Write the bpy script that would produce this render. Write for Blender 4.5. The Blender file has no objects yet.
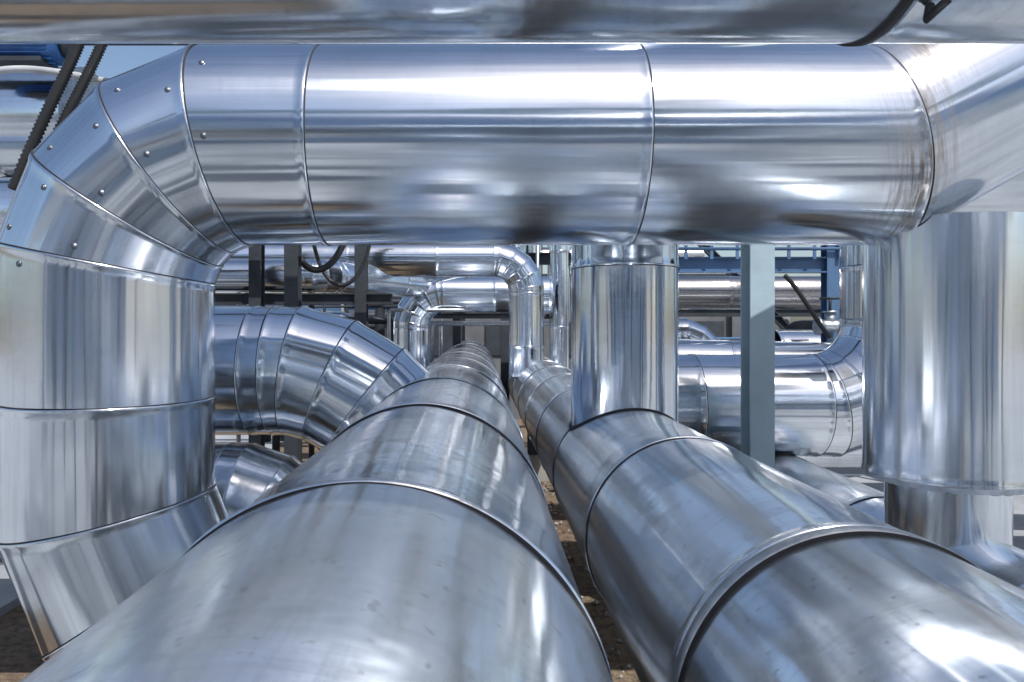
import bpy, math, random
from mathutils import Vector, Matrix, noise
random.seed(7)
H=2.0            # eye height above ground
def V(x,y,z): return Vector((x,y,z+H))
X=Vector((1,0,0));Y=Vector((0,1,0));Z=Vector((0,0,1))
# ------------------------------------------------------------ materials
def newmat(name):
    m=bpy.data.materials.new(name); m.use_nodes=True
    nt=m.node_tree; b=nt.nodes['Principled BSDF']; return m,nt,b
def nd(nt,t,**k):
    n=nt.nodes.new(t)
    for a,v in k.items(): setattr(n,a,v)
    return n
def math_(nt,op,a,b=None,c=None):
    n=nd(nt,'ShaderNodeMath',operation=op)
    for i,v in enumerate((a,b,c)):
        if v is None: continue
        if isinstance(v,(int,float)): n.inputs[i].default_value=v
        else: nt.links.new(v,n.inputs[i])
    return n.outputs[0]
def noise_(nt,vec,scale,detail=3,rough=.5):
    n=nd(nt,'ShaderNodeTexNoise'); n.inputs['Scale'].default_value=scale
    n.inputs['Detail'].default_value=detail; n.inputs['Roughness'].default_value=rough
    nt.links.new(vec,n.inputs['Vector']); return n.outputs['Fac']
def mix_(nt,f,a,b):
    n=nd(nt,'ShaderNodeMix',data_type='RGBA')
    if isinstance(f,(int,float)): n.inputs[0].default_value=f
    else: nt.links.new(f,n.inputs[0])
    for i,v in ((6,a),(7,b)):
        if isinstance(v,tuple): n.inputs[i].default_value=(*v,1)
        else: nt.links.new(v,n.inputs[i])
    return n.outputs[2]
def mr_(nt,v,a,b,c,d):
    n=nd(nt,'ShaderNodeMapRange'); nt.links.new(v,n.inputs[0])
    for i,x in enumerate((a,b,c,d)): n.inputs[i+1].default_value=x
    return n.outputs[0]
def alu(name,r0=.16,r1=.36,base=(.88,.93,.98),dark=(.70,.75,.81),bump=.35,dirt=.3,metal=1.0,crinkle=.25,aniso=.75,rv=1.0):
    m,nt,b=newmat(name); L=nt.links.new
    uv=nd(nt,'ShaderNodeUVMap').outputs[0]
    at=nd(nt,'ShaderNodeAttribute',attribute_name='pan').outputs['Fac']
    st=nd(nt,'ShaderNodeAttribute',attribute_name='stain').outputs['Fac']
    cmb=nd(nt,'ShaderNodeCombineXYZ'); L(math_(nt,'MULTIPLY',at,37.0),cmb.inputs[2])
    add=nd(nt,'ShaderNodeVectorMath',operation='ADD'); L(uv,add.inputs[0]); L(cmb.outputs[0],add.inputs[1])
    p=add.outputs[0]
    def sc(x,y,z=1):
        n=nd(nt,'ShaderNodeVectorMath',operation='MULTIPLY'); L(p,n.inputs[0]); n.inputs[1].default_value=(x,y,z); return n.outputs[0]
    # rolled sheet: grain makes reflections smear along the pipe
    tg=nd(nt,'ShaderNodeTangent',direction_type='UV_MAP',uv_map='UVMap')
    L(tg.outputs[0],b.inputs['Tangent'])
    b.inputs['Anisotropic'].default_value=aniso;b.inputs['Anisotropic Rotation'].default_value=.25
    big=noise_(nt,p,1.7,3,.55)
    circ=noise_(nt,sc(1.2,26),2.0,4,.65)       # streaks round the pipe
    longs=noise_(nt,sc(38,.8),1.4,3,.65)       # rolling lines along the pipe
    blot=noise_(nt,p,9,4,.65)
    spots=noise_(nt,p,55,1,.6)
    r=mr_(nt,big,.3,.7,r0,r1)
    r=math_(nt,'ADD',r,math_(nt,'MULTIPLY',math_(nt,'SUBTRACT',circ,.5),.12*rv))
    r=math_(nt,'ADD',r,math_(nt,'MULTIPLY',math_(nt,'SUBTRACT',longs,.5),.14))
    r=math_(nt,'ADD',r,math_(nt,'MULTIPLY',math_(nt,'SUBTRACT',blot,.5),.08*rv))
    r=math_(nt,'ADD',r,math_(nt,'MULTIPLY',at,.04))
    r=math_(nt,'MAXIMUM',r,.06)
    L(r,b.inputs['Roughness'])
    c=mix_(nt,mr_(nt,big,.35,.7,0,1),base,dark)
    c=mix_(nt,math_(nt,'MULTIPLY',mr_(nt,blot,.52,.75,0,1),dirt),c,(.36,.37,.38))
    c=mix_(nt,math_(nt,'MULTIPLY',mr_(nt,spots,.68,.74,0,1),dirt*.7),c,(.30,.29,.28))
    c=mix_(nt,math_(nt,'MULTIPLY',mr_(nt,circ,.56,.78,0,1),dirt*.7),c,(.45,.46,.47))
    c=mix_(nt,math_(nt,'MULTIPLY',mr_(nt,longs,.52,.75,0,1),.28),c,(.46,.49,.53))
    pv=nd(nt,'ShaderNodeMix',data_type='RGBA',blend_type='MULTIPLY'); pv.inputs[0].default_value=1
    L(c,pv.inputs[6]); g=mr_(nt,at,0,1,.84,1.0); L(g,pv.inputs[7]); c=pv.outputs[2]
    sf=math_(nt,'MULTIPLY',st,mr_(nt,noise_(nt,sc(3,30),1.5,4,.7),.38,.62,0,1))
    c=mix_(nt,sf,c,(.17,.13,.10))
    L(c,b.inputs['Base Color'])
    mt=math_(nt,'SUBTRACT',metal,math_(nt,'MULTIPLY',sf,.6)); L(mt,b.inputs['Metallic'])
    # long flats left by rolling the sheet: vary round the pipe, hardly along it
    bm=nd(nt,'ShaderNodeBump'); bm.inputs['Strength'].default_value=bump; bm.inputs['Distance'].default_value=.012
    h=math_(nt,'ADD',noise_(nt,sc(7,.35),1.0,2,.5),math_(nt,'MULTIPLY',noise_(nt,sc(22,.7),1.0,1,.5),.18))
    h=math_(nt,'ADD',h,math_(nt,'MULTIPLY',noise_(nt,sc(1,1),2.2,1,.45),.3))
    # crinkles: localised patches of shallow dents
    mask=mr_(nt,noise_(nt,p,1.3,1,.5),.42,.62,0,1)
    cr=math_(nt,'MULTIPLY',math_(nt,'MULTIPLY',noise_(nt,sc(1,1.6),8,2,.5),mask),crinkle)
    h=math_(nt,'ADD',h,cr)
    L(h,bm.inputs['Height'])
    L(bm.outputs[0],b.inputs['Normal'])
    return m
def simple(name,col,rough=.5,metal=0,var=.35,scale=6,bump=.2,col2=None):
    m,nt,b=newmat(name); L=nt.links.new
    tc=nd(nt,'ShaderNodeTexCoord').outputs['Object']
    n=noise_(nt,tc,scale,4,.6)
    d=col2 or tuple(c*(1-var) for c in col)
    L(mix_(nt,mr_(nt,n,.35,.65,0,1),col,d),b.inputs['Base Color'])
    b.inputs['Metallic'].default_value=metal
    L(mr_(nt,n,.3,.7,rough*.85,min(1,rough*1.2)),b.inputs['Roughness'])
    bm=nd(nt,'ShaderNodeBump'); bm.inputs['Strength'].default_value=bump; bm.inputs['Distance'].default_value=.01
    L(noise_(nt,tc,scale*5,3,.6),bm.inputs['Height']); L(bm.outputs[0],b.inputs['Normal'])
    return m
M_new=alu('aluminium_cladding',.10,.165,dirt=.08,bump=.42,crinkle=.16,aniso=.8,rv=.35)
M_old=alu('weathered_aluminium_cladding',.09,.21,bump=.45,dirt=.45,metal=.92,crinkle=.34,aniso=.4,rv=.8)
M_far=alu('aluminium_cladding_far',.08,.20,dirt=.2,bump=.4,aniso=.4,rv=.5)
M_brz=alu('brown_cladding',.16,.3,base=(.62,.60,.59),dark=(.45,.42,.41),dirt=.4,aniso=.4)
M_gap=simple('black_sealant',(.02,.02,.022),.7)
M_strap=simple('galvanised_strap',(.50,.53,.56),.42,1,.3,20)
M_rivet=simple('rivet_steel',(.22,.24,.27),.45,1,.3,20)
M_rub=simple('black_rubber',(.02,.02,.02),.45)
M_col=simple('grey_blue_paint',(.38,.49,.55),.35,0,.15,3)
M_blue=simple('dark_blue_paint',(.08,.16,.29),.45,0,.4,3)
M_dark=simple('dark_steel',(.04,.048,.06),.6,.2,.4,4)
M_conc=simple('concrete',(.34,.33,.31),.9,0,.35,2)
M_wall=simple('grey_wall',(.14,.145,.155),.9,0,.35,1.5)
M_rust=simple('rust',(.16,.08,.045),.85,0,.5,25)
M_grey=simple('light_grey_cable',(.45,.47,.48),.5)
M_cblue=simple('motor_blue',(.03,.12,.35),.4)
# ------------------------------------------------------------ mesh helpers
class Mesh:
    def __init__(s,name,mats):
        s.name=name;s.mats=mats;s.v=[];s.f=[];s.m=[];s.uv=[];s.pan=[];s.st=[];s.smooth=[]
    def face(s,idx,mi=0,uv=None,sm=True):
        s.f.append(idx);s.m.append(mi);s.uv.append(uv or [(0,0)]*len(idx));s.smooth.append(sm)
    def vert(s,p,pan=0,st=0):
        s.v.append(tuple(p));s.pan.append(pan);s.st.append(st);return len(s.v)-1
    def box(s,c,sx,sy,sz,mi=0,rot=None):
        b=len(s.v);c=Vector(c)
        for dz in(-.5,.5):
            for dx,dy in((-.5,-.5),(.5,-.5),(.5,.5),(-.5,.5)):
                o=Vector((dx*sx,dy*sy,dz*sz))
                if rot: o=rot@o
                s.vert(c+o)
        for q in((3,2,1,0),(4,5,6,7),(0,1,5,4),(1,2,6,5),(2,3,7,6),(3,0,4,7)):
            s.face([b+i for i in q],mi,None,False)
    def tube(s,pts,r,mi=0,n=12,closed=True,corr=0):
        pts=[Vector(p) for p in pts]; rings=[];N=None
        for i,p in enumerate(pts):
            t=(pts[min(i+1,len(pts)-1)]-pts[max(i-1,0)]).normalized()
            if N is None: N=t.orthogonal().normalized()
            N=(N-t*N.dot(t)).normalized();B=t.cross(N)
            rr=r*(1+(corr if i%2 else -corr))
            rings.append([s.vert(p+(N*math.cos(a)+B*math.sin(a))*rr) for a in [2*math.pi*k/n for k in range(n)]])
        for a,b in zip(rings,rings[1:]):
            for k in range(n):
                s.face([a[k],a[(k+1)%n],b[(k+1)%n],b[k]],mi)
        if closed:
            s.face(rings[0][::-1],mi,None,False);s.face(rings[-1],mi,None,False)
    def build(s,parent=None):
        me=bpy.data.meshes.new(s.name);me.from_pydata(s.v,[],s.f)
        for m in s.mats: me.materials.append(m)
        me.polygons.foreach_set('material_index',s.m)
        me.polygons.foreach_set('use_smooth',s.smooth)
        u=me.uv_layers.new(name='UVMap');u.data.foreach_set('uv',[c for f in s.uv for p in f for c in p])
        a=me.attributes.new('pan','FLOAT','POINT');a.data.foreach_set('value',s.pan)
        a=me.attributes.new('stain','FLOAT','POINT');a.data.foreach_set('value',s.st)
        me.update()
        o=bpy.data.objects.new(s.name,me);bpy.context.collection.objects.link(o)
        if parent: o.parent=parent
        return o
class Pipe(Mesh):
    def __init__(s,name,r,pos,T,N,mat=None,seg=128,amp=.0011,bead=.004,line=0):
        super().__init__(name,[mat or M_new,M_gap,M_strap,M_rivet]);s.r=r;s.C=pos.copy();s.T=T.normalized()
        s.N=N.normalized();s.seg=seg;s.s=random.random()*20;s.amp=amp;s.bead=bead;s.off=random.random()*50;s.stf=None;s.line=line
    def fr(s): return (s.C.copy(),s.N.copy(),s.T.cross(s.N))
    def pt(s,A,B,t,th,r):
        c=A[0].lerp(B[0],t);n=A[1].lerp(B[1],t);b=A[2].lerp(B[2],t)
        return c+(n*math.cos(th)+b*math.sin(th))*r
    def panel(s,A,B,L,dark=False,r0=None,r1=None,div=.12,lip=True):
        r0=r0 or s.r;r1=r1 or s.r;bd=s.bead if lip else 0;w=bd/.004
        prof=[(0,-.004 if lip else 0),(.0008,bd*.8),(.006*w,bd),(.013*w,bd*.85),(.020*w,bd*.2)]
        k=max(2,int((L-.045)/div))
        prof+=[(.045+(L-.045)*i/k,0) for i in range(k+1)]
        pan=random.random();n=s.seg;rings=[]
        for d,dr in prof:
            t=d/L;rr=r0+(r1-r0)*t;row=[]
            edge=1+1.2*math.exp(-min(d,L-d)/.05)
            for j in range(n+1):
                th=2*math.pi*j/n
                ct,sn=math.cos(th),math.sin(th)
                q3=Vector((ct*1.6+s.off,sn*1.6,(s.s+d)*.9+pan*9));q4=Vector((ct*3.5+s.off,sn*3.5,(s.s+d)*1.6))
                q=s.pt(A,B,t,th,rr+dr+s.amp*edge*(noise.noise(q3)+.35*noise.noise(q4)))
                row.append(s.vert(q,pan,s.stf(q) if s.stf else 0))
            rings.append((row,s.s+d))
        for (a,va),(b,vb) in zip(rings,rings[1:]):
            for j in range(n):
                u0=j/n*2*math.pi*s.r;u1=(j+1)/n*2*math.pi*s.r
                s.face([a[j],a[j+1],b[j+1],b[j]],0,[(u0,va),(u1,va),(u1,vb),(u0,vb)])
        if dark: s.band(A,B,L,-.0028,.0,.0032,1)
        elif s.line: s.band(A,B,L,-s.line,.0,.0030,1)
        s.s+=L
    def band(s,A,B,L,d0,d1,h,mi):
        n=s.seg;rows=[]
        for d,dr in((d0,-.002),(d0+.0005,h),(d1-.0005,h),(d1,-.002)):
            rows.append([s.vert(s.pt(A,B,d/L,2*math.pi*j/n,s.r+dr),.5) for j in range(n)])
        for a,b in zip(rows,rows[1:]):
            for j in range(n): s.face([a[j],a[(j+1)%n],b[(j+1)%n],b[j]],mi)
    def straight(s,L,panel=1.1,first=None,dark=False):
        cuts=[];d=0
        if first is not None: cuts.append(first);d=first
        while d+panel<L-.05: d+=panel;cuts.append(d)
        cuts.append(L);p=0
        for c in cuts:
            A=s.fr();s.C=s.C+s.T*(c-p);B=s.fr();s.panel(A,B,c-p,dark);p=c
        return s
    def bend(s,d,ang,R,n,dark=False,lead=None,tail=0):
        # mitred elbow on the tangent polygon of the arc; n mitre joints
        d=d.normalized();cen=s.C+d*R;ax=s.T.cross(d).normalized()
        st=math.radians(ang)/n;k=1/math.cos(st/2)
        C0=s.C.copy();T0=s.T.copy();N0=s.N.copy()
        A=lead or s.fr();prev=A
        for i in range(n):
            M=Matrix.Rotation(st*(i+.5),3,ax)
            rad=M@(-d);c=cen+rad*R*k
            def sq(v):
                w=M@v; return w+rad*(w.dot(rad)*(k-1))
            B=(c,sq(N0),sq(T0.cross(N0)))
            s.panel(prev,B,(c-prev[0]).length,dark);prev=B
        M=Matrix.Rotation(math.radians(ang),3,ax)
        s.C=cen+M@(C0-cen);s.T=M@T0;s.N=M@N0;s.C=s.C+s.T*tail
        B=s.fr();s.panel(prev,B,(B[0]-prev[0]).length,dark)
        return s
    def cap(s,flip=False):
        n=s.seg;f=s.fr();rows=[s.vert(f[0]+(f[1]*math.cos(2*math.pi*j/n)+f[2]*math.sin(2*math.pi*j/n))*s.r,.5) for j in range(n)]
        s.face(rows,2,[(0,0)]*n,False);return s
    def rivet(s,p,nrm,r=.011):
        nrm=nrm.normalized();a=nrm.orthogonal().normalized();b=nrm.cross(a);rows=[]
        for rr,h in((1.5,-.002),(1.5,.001),(1,.0015),(.8,.004),(.4,.005)):
            rows.append([s.vert(p+(a*math.cos(t)+b*math.sin(t))*r*rr+nrm*h,.3) for t in [k*math.pi/4 for k in range(8)]])
        for q,w in zip(rows,rows[1:]):
            for j in range(8): s.face([q[j],q[(j+1)%8],w[(j+1)%8],w[j]],3)
        s.face(rows[-1],3)
# ------------------------------------------------------------ main pipelines (run away from camera)
f=700.0
p=Pipe('main_pipeline',.40,V(-.185,-5.5,-.648),Y,X,M_old,160,.0018,.0062)
p.straight(17.5,1.1,1.1,dark=True)
p.build()
p=Pipe('main_pipeline',.36,V(.735,-5.225,-.757),Y,X,M_old,160,.0018,.0062)
p.straight(17.4,1.1,1.1,dark=True)
A=(V(.735,1.375,-.757),X,Y.cross(X));B=(V(.735,2.375,-.757),X,Y.cross(X))
p.band(A,B,1.0,-.040,-.008,.008,2);p.band(A,B,1.0,-.044,-.040,.006,1)
p.build()
p=Pipe('main_pipeline',.32,V(1.95,-5,-1.15),Y,X,M_old,96,.0016)
p.straight(17,1.1,.7,dark=True).build()
# ------------------------------------------------------------ big expansion loop pipe in front
lp=Pipe('expansion_loop_pipe',.40,V(3.3,2.9,.737),-X,Z,M_new,160,.0011,.0045,.0040)
seamx=1.60
def stain(q):
    if q.z<H+.2 or q.x<1: return 0
    d=abs(q.x-seamx-.01); return min(1,math.exp(-(d/.04)**2)*1.1+ .30*math.exp(-(d/.14)**2))
lp.stf=stain
ang=math.radians(29)
lp.C=V(seamx+1.3*math.cos(ang),2.9,.737+1.3*math.sin(ang)); lp.T=Vector((-math.cos(ang),0,-math.sin(ang)));lp.N=Vector((-math.sin(ang),0,math.cos(ang)))
A=lp.fr();lp.C=V(seamx,2.9,.737);k=1/math.cos(ang/2);a2=ang/2
B=(lp.C,Vector((-math.sin(a2),0,math.cos(a2)))*k,(-X).cross(Z));lp.panel(A,B,1.3)
A=B;lp.T=-X;lp.N=Z.copy()
for x1 in(.62,-.63):
    L=lp.C.x-x1;lp.C=V(x1,2.9,.737);B=lp.fr();lp.panel(A,B,L);A=B
lead=lp.fr();XL=-1.525;RL=.60
lp.C=V(XL+RL,2.9,.737)
lp.bend(-Z,90,RL,4,lead=lead,tail=.737-RL+.30)
lead=lp.fr();lp.C=V(XL,2.9,-.585)
lp.bend(X,90,.87,4,lead=lead)
lp.bend(Y,90,.48,4)
lp.straight(3.4,1.1)
cen=V(XL+RL,2.9,.737-RL)
for i in range(4):
    for off in(-4.5,4.5):
        for e in((.62,-.15) if off<0 else (.35,)):
            a=math.radians(90+22.5*(i+.5)+off)
            rad=Vector((math.cos(a),0,math.sin(a)))
            nrm=(rad*math.sin(e)-Y*math.cos(e))
            pos=cen+rad*RL*1.012+nrm*(.4005)
            lp.rivet(pos,nrm,.008)
lp.build()
# ------------------------------------------------------------ overhead pipe near the camera
op=Pipe('overhead_pipe',.26,V(-3.2,1.5,.885),X,Z,M_old,128,.0014)
A=(V(.86,1.5,.885),Z,X.cross(Z));B=(V(1.86,1.5,.885),Z,X.cross(Z));
op.straight(4.06,4.06,None,dark=False); op.straight(2.6,2.6)
op.band(A,B,1.0,-.022,.0,.006,1)
op.tube([V(.88,1.36,.645),V(.83,1.33,.625),V(.76,1.33,.63),V(.70,1.36,.65)],.006,1)
op.tube([V(.90,1.40,.64),V(.88,1.38,.605),V(.91,1.36,.635)],.009,1)
op.build()
# ------------------------------------------------------------ riser standing on right main pipe
p=Pipe('riser_pipe',.268,V(.735,3.57,-.55),Z,X,M_new,128,.0010,.004,.003)
for z1 in(.29,1.0,2.1):
    A=p.fr();L=z1+H-p.C.z;p.C=V(.735,3.57,z1);B=p.fr();p.panel(A,B,L)
n=96;rowA=[];rowB=[];rowC=[]
for j in range(n):
    a=2*math.pi*j/n
    def sad(rr,up):
        x=rr*math.cos(a);y=rr*math.sin(a);z=-.757+math.sqrt(max(.36**2-x*x,0))+up
        return V(.735+x,3.57+y,z)
    rowA.append(p.vert(sad(.284,-.004)));rowB.append(p.vert(sad(.281,.006)));rowC.append(p.vert(sad(.264,.012)))
for q,w in((rowA,rowB),(rowB,rowC)):
    for j in range(n): p.face([q[j],q[(j+1)%n],w[(j+1)%n],w[j]],1)
p.build()
# ------------------------------------------------------------ right jacketed vertical drop
p=Pipe('insulated_valve_jacket',.222,V(1.93,2.9,-1.0),Z,X,M_new,96,.0012)
p.panel(p.fr(),(V(1.93,2.9,-.58),X.copy(),Z.cross(X)),.42)
p.r=.305;p.C=V(1.93,2.9,-.615)
A=p.fr();p.s+=3
p.stf=lambda q:.7*math.exp(-((q.z-H+.615)/.03)**2)
p.cap();B=(V(1.93,2.9,.425),X.copy(),Z.cross(X));p.panel(A,B,1.04)
p.C=V(1.93,2.9,.425);p.cap()
# ragged, bent lower lip of the jacket
n=180;rows=[[],[]]
for j in range(n):
    a=2*math.pi*j/n
    dz=.010+.014*abs(noise.noise(Vector((math.cos(a)*6,math.sin(a)*6,1))))
    rows[0].append(p.vert(V(1.93+.306*math.cos(a),2.9+.306*math.sin(a),-.60),.5,.5))
    rows[1].append(p.vert(V(1.93+.314*math.cos(a),2.9+.314*math.sin(a),-.615-dz),.5,.8))
for j in range(n): p.face([rows[0][j],rows[1][j],rows[1][(j+1)%n],rows[0][(j+1)%n]],2)
p.build()
# ------------------------------------------------------------ left rear elbows
p=Pipe('elbow_pipe',.36,V(-4.2,3.95,-.25),X,Z,M_new,128,.0013,.004,.003)
p.straight(3.05,.98);p.bend(-Z,90,.82,6);p.straight(.5)
p.build()
p=Pipe('elbow_pipe',.30,V(-4.0,3.75,-.93),X,Z,M_old,96,.0014)
p.straight(2.65,1.0);p.bend(-Z,90,.42,5);p.straight(.6);p.build()
# ------------------------------------------------------------ right rear: vertical with elbow to the left
p=Pipe('elbow_pipe',.34,V(2.80,4.7,2.0),-Z,X,M_new,128,.0013,.004,.003)
p.straight(1.95,.8);p.bend(-X,90,.58,5);p.straight(1.4,.8);p.build()
p=Pipe('branch_pipe',.24,V(5.5,5.6,-.95),-X,Z,M_far,64,.0014);p.straight(4.6,1.0).build()
p=Pipe('branch_pipe',.27,V(1.3,6.6,-.38),Vector((1,-.12,-.02)),Z,M_far,64,.0014);p.straight(6,1.0).build()
p=Pipe('branch_pipe',.19,V(1.6,8.0,.38),X,Z,M_brz,48,.0014);p.straight(7,1.2).build()
p=Pipe('branch_pipe',.22,V(1.2,8.6,-.12),X,Z,M_far,48,.0014);p.straight(1.2).bend(-Z,90,.4,4).straight(1.2);p.build()
p=Pipe('branch_pipe',.24,V(3.1,7.4,-.28),X,Z,M_far,48,.0014);p.straight(4,1.0);p.build()
# ------------------------------------------------------------ centre background pipes
p=Pipe('branch_pipe',.20,V(-5.5,8.0,.76),X,Z,M_far,64,.0014);p.straight(5.65,1.0).bend(-Z,90,.38,5).straight(.95,.6);p.build()
p=Pipe('branch_pipe',.17,V(-5.0,7.3,.52),X,Z,M_far,64,.0014);p.straight(3.2,1.0).bend(Y,60,.3,3).straight(3);p.build()
p=Pipe('branch_pipe',.23,V(.9,8.9,.40),-X,Z,M_far,64,.0014);p.straight(1.35,.7).bend(-Z,90,.42,5).straight(1.6,.8);p.build()
p=Pipe('branch_pipe',.20,V(-3.4,9.6,.0),X,Z,M_far,64,.0014);p.straight(1.4,.8).bend(-Z,90,.40,4).straight(1.4);p.build()
p=Pipe('branch_pipe',.16,V(.75,10.4,2.0),-Z,X,M_far,48,.0014);p.straight(2.6,1.0);p.build()
p=Pipe('branch_pipe',.13,V(1.05,9.3,2.0),-Z,X,M_far,48,.0014);p.straight(3.6,1.0);p.build()
p=Pipe('branch_pipe',.15,V(-.2,12.0,1.2),Vector((1,0,0)),Z,M_brz,48,.0014);p.straight(4,1.0);p.build()
# upper-left background
p=Pipe('branch_pipe',.42,V(-8,5.4,1.55),X,Z,M_far,96,.0014);p.straight(5.0,1.1);p.cap();p.build()
p=Pipe('branch_pipe',.25,V(-8,4.6,.72),X,Z,M_far,64,.0014);p.straight(5.5,1.1);p.build()
p=Pipe('branch_pipe',.36,V(2.5,4.0,.95),X,Z,M_far,96,.0014);p.straight(5,1.1);p.cap();p.build()
# ------------------------------------------------------------ hoses and cables
def bez(a,b,c,d,n):
    o=[]
    for i in range(n+1):
        t=i/n;o.append(a*(1-t)**3+b*3*t*(1-t)**2+c*3*t*t*(1-t)+d*t**3)
    return o
m=Mesh('corrugated_hose',[M_rub]);m.tube(bez(V(-1.98,3.6,1.75),V(-2.02,3.6,1.45),V(-2.18,3.6,1.25),V(-2.4,3.6,.7),120),.028,0,12,True,.14);m.build()
m=Mesh('corrugated_hose',[M_rub]);m.tube(bez(V(-1.88,3.65,1.75),V(-1.96,3.65,1.4),V(-2.13,3.65,1.2),V(-2.34,3.65,.7),120),.026,0,12,True,.14);m.build()
m=Mesh('cable',[M_grey]);m.tube(bez(V(-3.0,3.8,1.15),V(-2.7,3.8,1.5),V(-2.4,3.8,1.4),V(-1.9,3.8,1.3),40),.02);m.build()
m=Mesh('corrugated_hose',[M_rub]);m.tube(bez(V(-1.15,6.2,1.0),V(-1.2,6.2,.5),V(-1.5,6.2,.35),V(-1.62,6.2,.65),80),.03,0,10,True,.1);m.build()
m=Mesh('cable',[M_rub]);m.tube(bez(V(-1.55,6.4,1.0),V(-1.5,6.4,.2),V(-1.1,6.4,.2),V(-1.0,6.4,.8),50),.018);m.build()
m=Mesh('cable',[M_rub]);m.tube(bez(V(2.7,6.2,.45),V(2.85,6.2,.3),V(3.0,6.2,.0),V(3.1,6.2,-.1),30),.02);m.build()
# ------------------------------------------------------------ steel
def hcol(name,x,y,z0,z1,w,mat,solid=False):
    m=Mesh(name,[mat,M_dark]);h=z1-z0;zc=(z0+z1)/2
    if solid:
        m.box(V(x,y,zc),w,w,h)
    else:
        m.box(V(x,y-w/2,zc),w,.012,h);m.box(V(x,y+w/2,zc),w,.012,h);m.box(V(x,y,zc),.01,w-.013,h)
    m.box(V(x,y,z0+.01),w*1.7,w*1.7,.02)
    for a in(-1,1):
        for b in(-1,1): m.tube([V(x+a*w*.65,y+b*w*.65,z0+.02),V(x+a*w*.65,y+b*w*.65,z0+.06)],.012,1,6)
    m.build();return
hcol('steel_column',1.565,3.95,-2,2.3,.135,M_col,False)
for x,y in((-1.63,6.1),(-1.22,7.2),(-2.2,6.9),(.35,9.8),(-.35,10.6),(2.5,9.2),(3.45,6.9),(5.2,7),(-3.9,5.8)):
    hcol('steel_column',x,y,-2,2.4,.12,M_dark if x<1 else M_blue)
def hbeam(name,a,b,w,h,mat):
    m=Mesh(name,[mat]);d=b-a;L=d.length;c=(a+b)/2
    rot=d.to_track_quat('X','Z').to_matrix()
    up=rot@Vector((0,0,1))
    m.box(c+up*h/2,L,w,.014,0,rot);m.box(c-up*h/2,L,w,.014,0,rot);m.box(c,L,.012,h-.015,0,rot);m.build()
hbeam('steel_beam',V(1.7,6.9,.60),V(8,6.9,.60),.12,.14,M_blue)
hbeam('steel_beam',V(1.5,9.2,.2),V(8,9.2,.2),.12,.14,M_dark)
hbeam('steel_beam',V(-6,6.5,1.02),V(1,6.5,1.02),.12,.15,M_dark)
hbeam('steel_beam',V(-6,9.9,.95),V(2,9.9,.95),.12,.15,M_dark)
hbeam('steel_beam',V(-6,7.2,.28),V(-.9,7.2,.28),.10,.10,M_dark)
hbeam('steel_beam',V(-6,10.6,.3),V(3,10.6,.3),.10,.12,M_blue)
hbeam('steel_beam',V(2.5,9.2,1.5),V(4.6,9.2,-.6),.08,.08,M_dark)
hbeam('steel_beam',V(-6,4.9,2.1),V(6,4.9,2.1),.15,.2,M_dark)
# unseen steel platform added above and behind the photographer to cast shadow bars
hbeam('steel_beam',V(-3.4,-.3,2.15),V(4.2,-.3,2.15),.15,.2,M_col)
hbeam('steel_beam',V(.9,-2.4,2.35),V(1.35,.6,2.35),.12,.14,M_col)
hbeam('steel_beam',V(1.9,-2.4,2.35),V(1.6,.6,2.35),.10,.12,M_col)
hbeam('steel_beam',V(-2.3,-2.4,2.35),V(-2.3,.6,2.35),.12,.14,M_col)
hbeam('steel_beam',V(-2.3,-2.4,2.15),V(2.9,-2.4,2.15),.15,.2,M_col)
# dark columns and beams added behind the photographer to stripe the metal's reflections
for i,x in enumerate((-9,-7.2,-5.6,-4.1,-1.1,1.5,3.9,5.1,6.9,9)):
    hcol('steel_column',x,-5.5-(i%3)*1.1,-2,3.4,.34,M_dark if i%2 else M_blue,True)
hbeam('steel_beam',V(-9,-5.5,2.6),V(9,-5.5,2.6),.2,.3,M_dark)
hbeam('steel_beam',V(-9,-5.5,.6),V(9,-5.5,.6),.15,.2,M_blue)
m=Mesh('guard_railing',[M_blue])
for z in(.75,.88,1.05): m.tube([V(1.7,6.8,z),V(8,6.8,z)],.016,0,8)
for i in range(26): m.box(V(1.75+i*.25,6.8,.85),.03,.012,.40)
m.build()
m=Mesh('guard_railing',[M_dark])
for z in(.25,.45,.6): m.tube([V(-6,9.0,z),V(-.9,9.0,z)],.016,0,8)
for i in range(11): m.tube([V(-6+i*.5,9.0,-.2),V(-6+i*.5,9.0,.6)],.018,0,8)
m.build()
m=Mesh('cable_tray',[M_strap]);
for dy in(0,.3): m.box(V(-3.2,6.0+dy,.83),4.2,.01,.07)
for i in range(20): m.box(V(-5.2+i*.21,6.15,.81),.03,.29,.012)
m.build()
def lined(name,pts,r,mat):
    m=Mesh(name,[mat]);o=[]
    for i,q in enumerate(pts):
        if 0<i<len(pts)-1:
            a=(pts[i-1]-q).normalized();b=(pts[i+1]-q).normalized();k=r*2.5
            for t in(0,.25,.5,.75,1): o.append((q+a*k)*(1-t)**2+q*2*t*(1-t)+(q+b*k)*t*t)
        else:o.append(q)
    m.tube(o,r,0,12);m.build()
for i in range(18):
    x=-3.8+random.random()*3.4;y=8.3+random.random()*4;r=random.choice((.025,.035,.05,.07))
    z=.0+random.random()*.8
    lined('small_bore_pipe',[V(x,y,-2),V(x,y,z),V(x+random.uniform(.5,1.8),y,z),V(x+1.9,y+.6,z),V(x+1.9,y+.6,2)],r,random.choice((M_strap,M_grey,M_dark,M_dark)))
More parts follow.
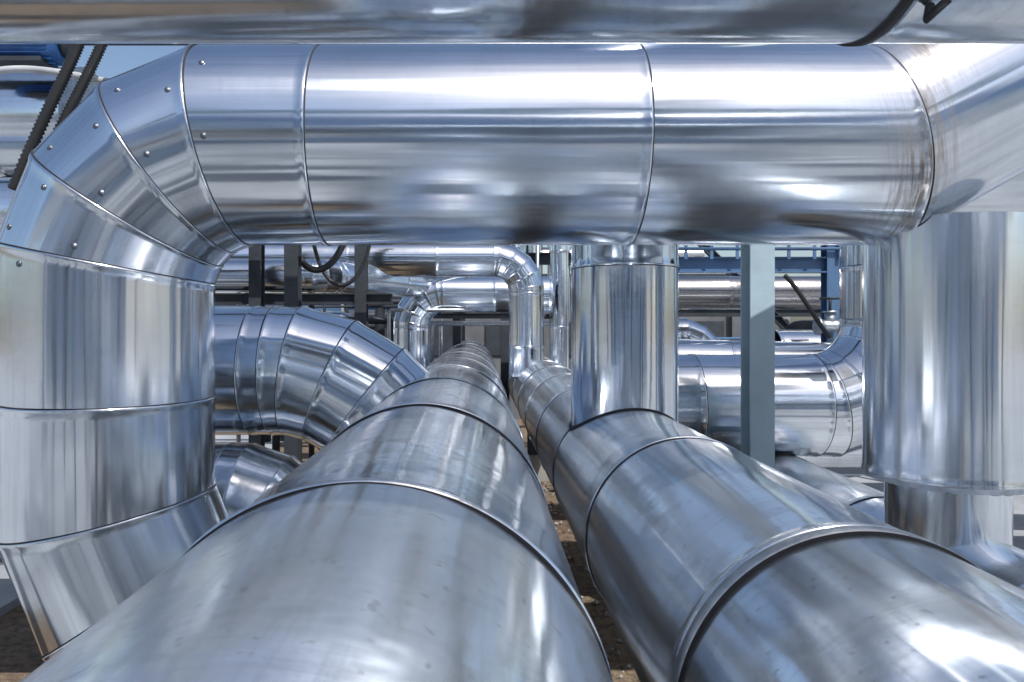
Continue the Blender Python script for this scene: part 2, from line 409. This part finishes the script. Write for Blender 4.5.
for i in range(14):
    x=2.0+random.random()*3.2;y=7.8+random.random()*3;r=random.choice((.025,.035,.05,.07))
    z=-.4+random.random()*.8
    lined('small_bore_pipe',[V(x,y,-2),V(x,y,z),V(x+random.uniform(.5,1.5),y,z),V(x+1.6,y+.6,z),V(x+1.6,y+.6,.5)],r,random.choice((M_strap,M_grey,M_dark,M_blue)))
def valve(x,y,z,s=1,col=M_cblue):
    m=Mesh('gate_valve',[col,M_dark]);c=V(x,y,z)
    m.tube([c-X*.16*s,c-X*.13*s],.11*s,0,16);m.tube([c+X*.13*s,c+X*.16*s],.11*s,0,16)
    m.tube([c-X*.13*s,c-X*.05*s,c+X*.05*s,c+X*.13*s],.075*s,0,16)
    m.tube([c,c+Z*.16*s],.06*s,0,14);m.tube([c+Z*.16*s,c+Z*.18*s],.085*s,0,14);m.tube([c+Z*.18*s,c+Z*.34*s],.018*s,1,8)
    ring=[c+Z*.33*s+Vector((math.cos(t),math.sin(t),0))*.11*s for t in [k*math.pi/12 for k in range(25)]]
    m.tube(ring,.012*s,1,8,False)
    for k in range(3):
        t=k*math.pi/3;d=Vector((math.cos(t),math.sin(t),0))*.11*s;m.tube([c+Z*.33*s-d,c+Z*.33*s+d],.008*s,1,6)
    m.build()
valve(3.35,6.7,.0,.8,M_strap);valve(-2.5,7.8,.05,1.1,M_strap)
m=Mesh('electric_motor',[M_cblue,M_dark]);c=V(-3.15,4.8,1.93)
m.tube([c-X*.3,c+X*.3],.12,0,24)
for k in range(18):
    t=2*math.pi*k/18;m.box(c+Vector((0,math.cos(t),math.sin(t)))*.125,.5,.008,.03,0,Matrix.Rotation(t-math.pi/2,3,'X'))
m.tube([c+X*.3,c+X*.36],.09,1,20);m.box(c+Z*.14,.16,.12,.09,0);m.box(c-Z*.13,.4,.2,.03,1);m.build()
for y in(-3,9.2):
    m=Mesh('pipe_support',[M_conc,M_dark]);m.box(V(.8,y,-1.84),3.4,.35,.32,0)
    for x,zt in((-.185,-1.04),(.735,-1.11),(1.95,-1.46)):
        h=zt+1.68;m.box(V(x,y,-1.68+h/2),.22,.14,h-.01,1)
        m.box(V(x,y,zt-.0),.34,.2,.03,1)
    m.build()
# ------------------------------------------------------------ ground and buildings
mg,nt,b=newmat('dirt_ground');L=nt.links.new
tc=nd(nt,'ShaderNodeTexCoord').outputs['Object']
n1=noise_(nt,tc,.8,5,.6);n2=noise_(nt,tc,14,6,.7);n3=noise_(nt,tc,60,3,.7)
c=mix_(nt,mr_(nt,n1,.35,.65,0,1),(.26,.19,.125),(.15,.10,.065))
c=mix_(nt,mr_(nt,n2,.45,.65,0,1),c,(.07,.05,.032))
c=mix_(nt,mr_(nt,n3,.62,.7,0,.8),c,(.33,.28,.22))
L(c,b.inputs['Base Color']);b.inputs['Roughness'].default_value=.95
bm=nd(nt,'ShaderNodeBump');bm.inputs['Strength'].default_value=.8;bm.inputs['Distance'].default_value=.04
L(math_(nt,'ADD',n2,math_(nt,'MULTIPLY',n3,.4)),bm.inputs['Height']);L(bm.outputs[0],b.inputs['Normal'])
m=Mesh('ground',[mg]);S=400
i=[m.vert((x,y,0)) for x,y in((-S,-S),(S,-S),(S,S),(-S,S))];m.face(i,0,None,False);m.build()
M_slab=simple('grey_concrete',(.36,.375,.395),.85,0,.4,.9)
m=Mesh('reflection_pavement',[M_slab])  # slab added so the metal reflects neutral grey instead of brown dirt
for x0,x1,y0,y1 in((-60,60,-70,2.2),(-60,-3.3,2.201,60),(1.75,60,2.201,60)):
    m.box(((x0+x1)/2,(y0+y1)/2,.03),x1-x0,y1-y0,.06)
m.build()
m=Mesh('gravel',[M_conc,M_rust])
for k in range(1100):
    x=random.uniform(-2.6,1.6) if k%3==0 else random.uniform(.2,1.6);y=random.uniform(2.3,9);r=random.uniform(.006,.028);c=Vector((x,y,r*.4));mi=0 if random.random()<.75 else 1
    b0=len(m.v)
    for d in((1,0,0),(0,1,0),(-1,0,0),(0,-1,0),(0,0,1),(0,0,-1)):
        m.vert(c+Vector(d)*r*random.uniform(.6,1.3))
    for q in((0,1,4),(1,2,4),(2,3,4),(3,0,4),(1,0,5),(2,1,5),(3,2,5),(0,3,5)): m.face([b0+t for t in q],mi,None,False)
m.build()
def building(name,x0,x1,y0,y1,h,mat,bays):
    e=bpy.data.objects.new(name,None);bpy.context.collection.objects.link(e)
    m=Mesh('walls',[mat]);m.box(((x0+x1)/2,(y0+y1)/2,h/2),x1-x0,y1-y0,h);m.build(e)
    m=Mesh('roof',[M_dark]);m.box(((x0+x1)/2,(y0+y1)/2,h+.1),x1-x0+.5,y1-y0+.5,.2);m.build(e)
    m=Mesh('pilasters_and_windows',[mat,M_dark])
    ys,sgn=(y0,-1) if y0>0 else (y1,1)
    for k in range(bays+1):
        m.box((x0+(x1-x0)*k/bays,ys+sgn*.08,h/2-.02),.3,.15,h-.05,0)
    for k in range(bays):
        m.box((x0+(x1-x0)*(k+.5)/bays,ys+sgn*.02,h*.6),(x1-x0)/bays*.6,.05,h*.25,1)
    m.build(e)
building('concrete_building',-3,5.5,15,19,2.9,M_wall,6)
M_pan=simple('reflection_wall',(.68,.73,.79),.7,0,.1,.5)
building('reflection_building',-16,14,-22,-16,5.5,M_pan,9)  # unseen pale block added behind the camera for the cladding to reflect
for z,y in((.9,-1.6),(1.6,-3.2)):  # unseen pipes added behind the camera to give dark reflections
    p=Pipe('overhead_pipe',.3,V(-6,y,z),X,Z,M_far,48,.0014);p.straight(12,1.2).build()
hcol('steel_column',-2.3,-2.4,-2,3,.2,M_col,True);hcol('steel_column',2.9,-2.4,-2,3,.2,M_col,True)  # unseen columns, added with the platform for reflections
# ------------------------------------------------------------ light
az=math.radians(152);el=math.radians(56)
d=Vector((math.sin(az)*math.cos(el),math.cos(az)*math.cos(el),math.sin(el)))
sl=bpy.data.lights.new('sun','SUN');sl.energy=5;sl.angle=math.radians(.5);sl.color=(1,.98,.95)
so=bpy.data.objects.new('sun',sl);so.rotation_euler=d.to_track_quat('Z','Y').to_euler();bpy.context.collection.objects.link(so)
w=bpy.data.worlds.new('World');bpy.context.scene.world=w;w.use_nodes=True
nt=w.node_tree;sky=nt.nodes.new('ShaderNodeTexSky');sky.sky_type='NISHITA';sky.sun_disc=False
sky.sun_elevation=el;sky.sun_rotation=az;sky.dust_density=2.2
bg=nt.nodes['Background'];bg.inputs[1].default_value=.15;nt.links.new(sky.outputs[0],bg.inputs[0])
# ------------------------------------------------------------ camera
cd=bpy.data.cameras.new('camera');cd.sensor_width=36;cd.lens=f/1024*36;cd.clip_end=2000;cd.clip_start=.02
cd.shift_x=32/1024;cd.shift_y=-15/1024
co=bpy.data.objects.new('camera',cd);co.location=V(0,0,0);co.rotation_euler=(math.radians(90),0,0)
bpy.context.collection.objects.link(co);bpy.context.scene.camera=co
sc=bpy.context.scene;sc.view_settings.view_transform='Standard';sc.view_settings.look='None';sc.view_settings.exposure=0
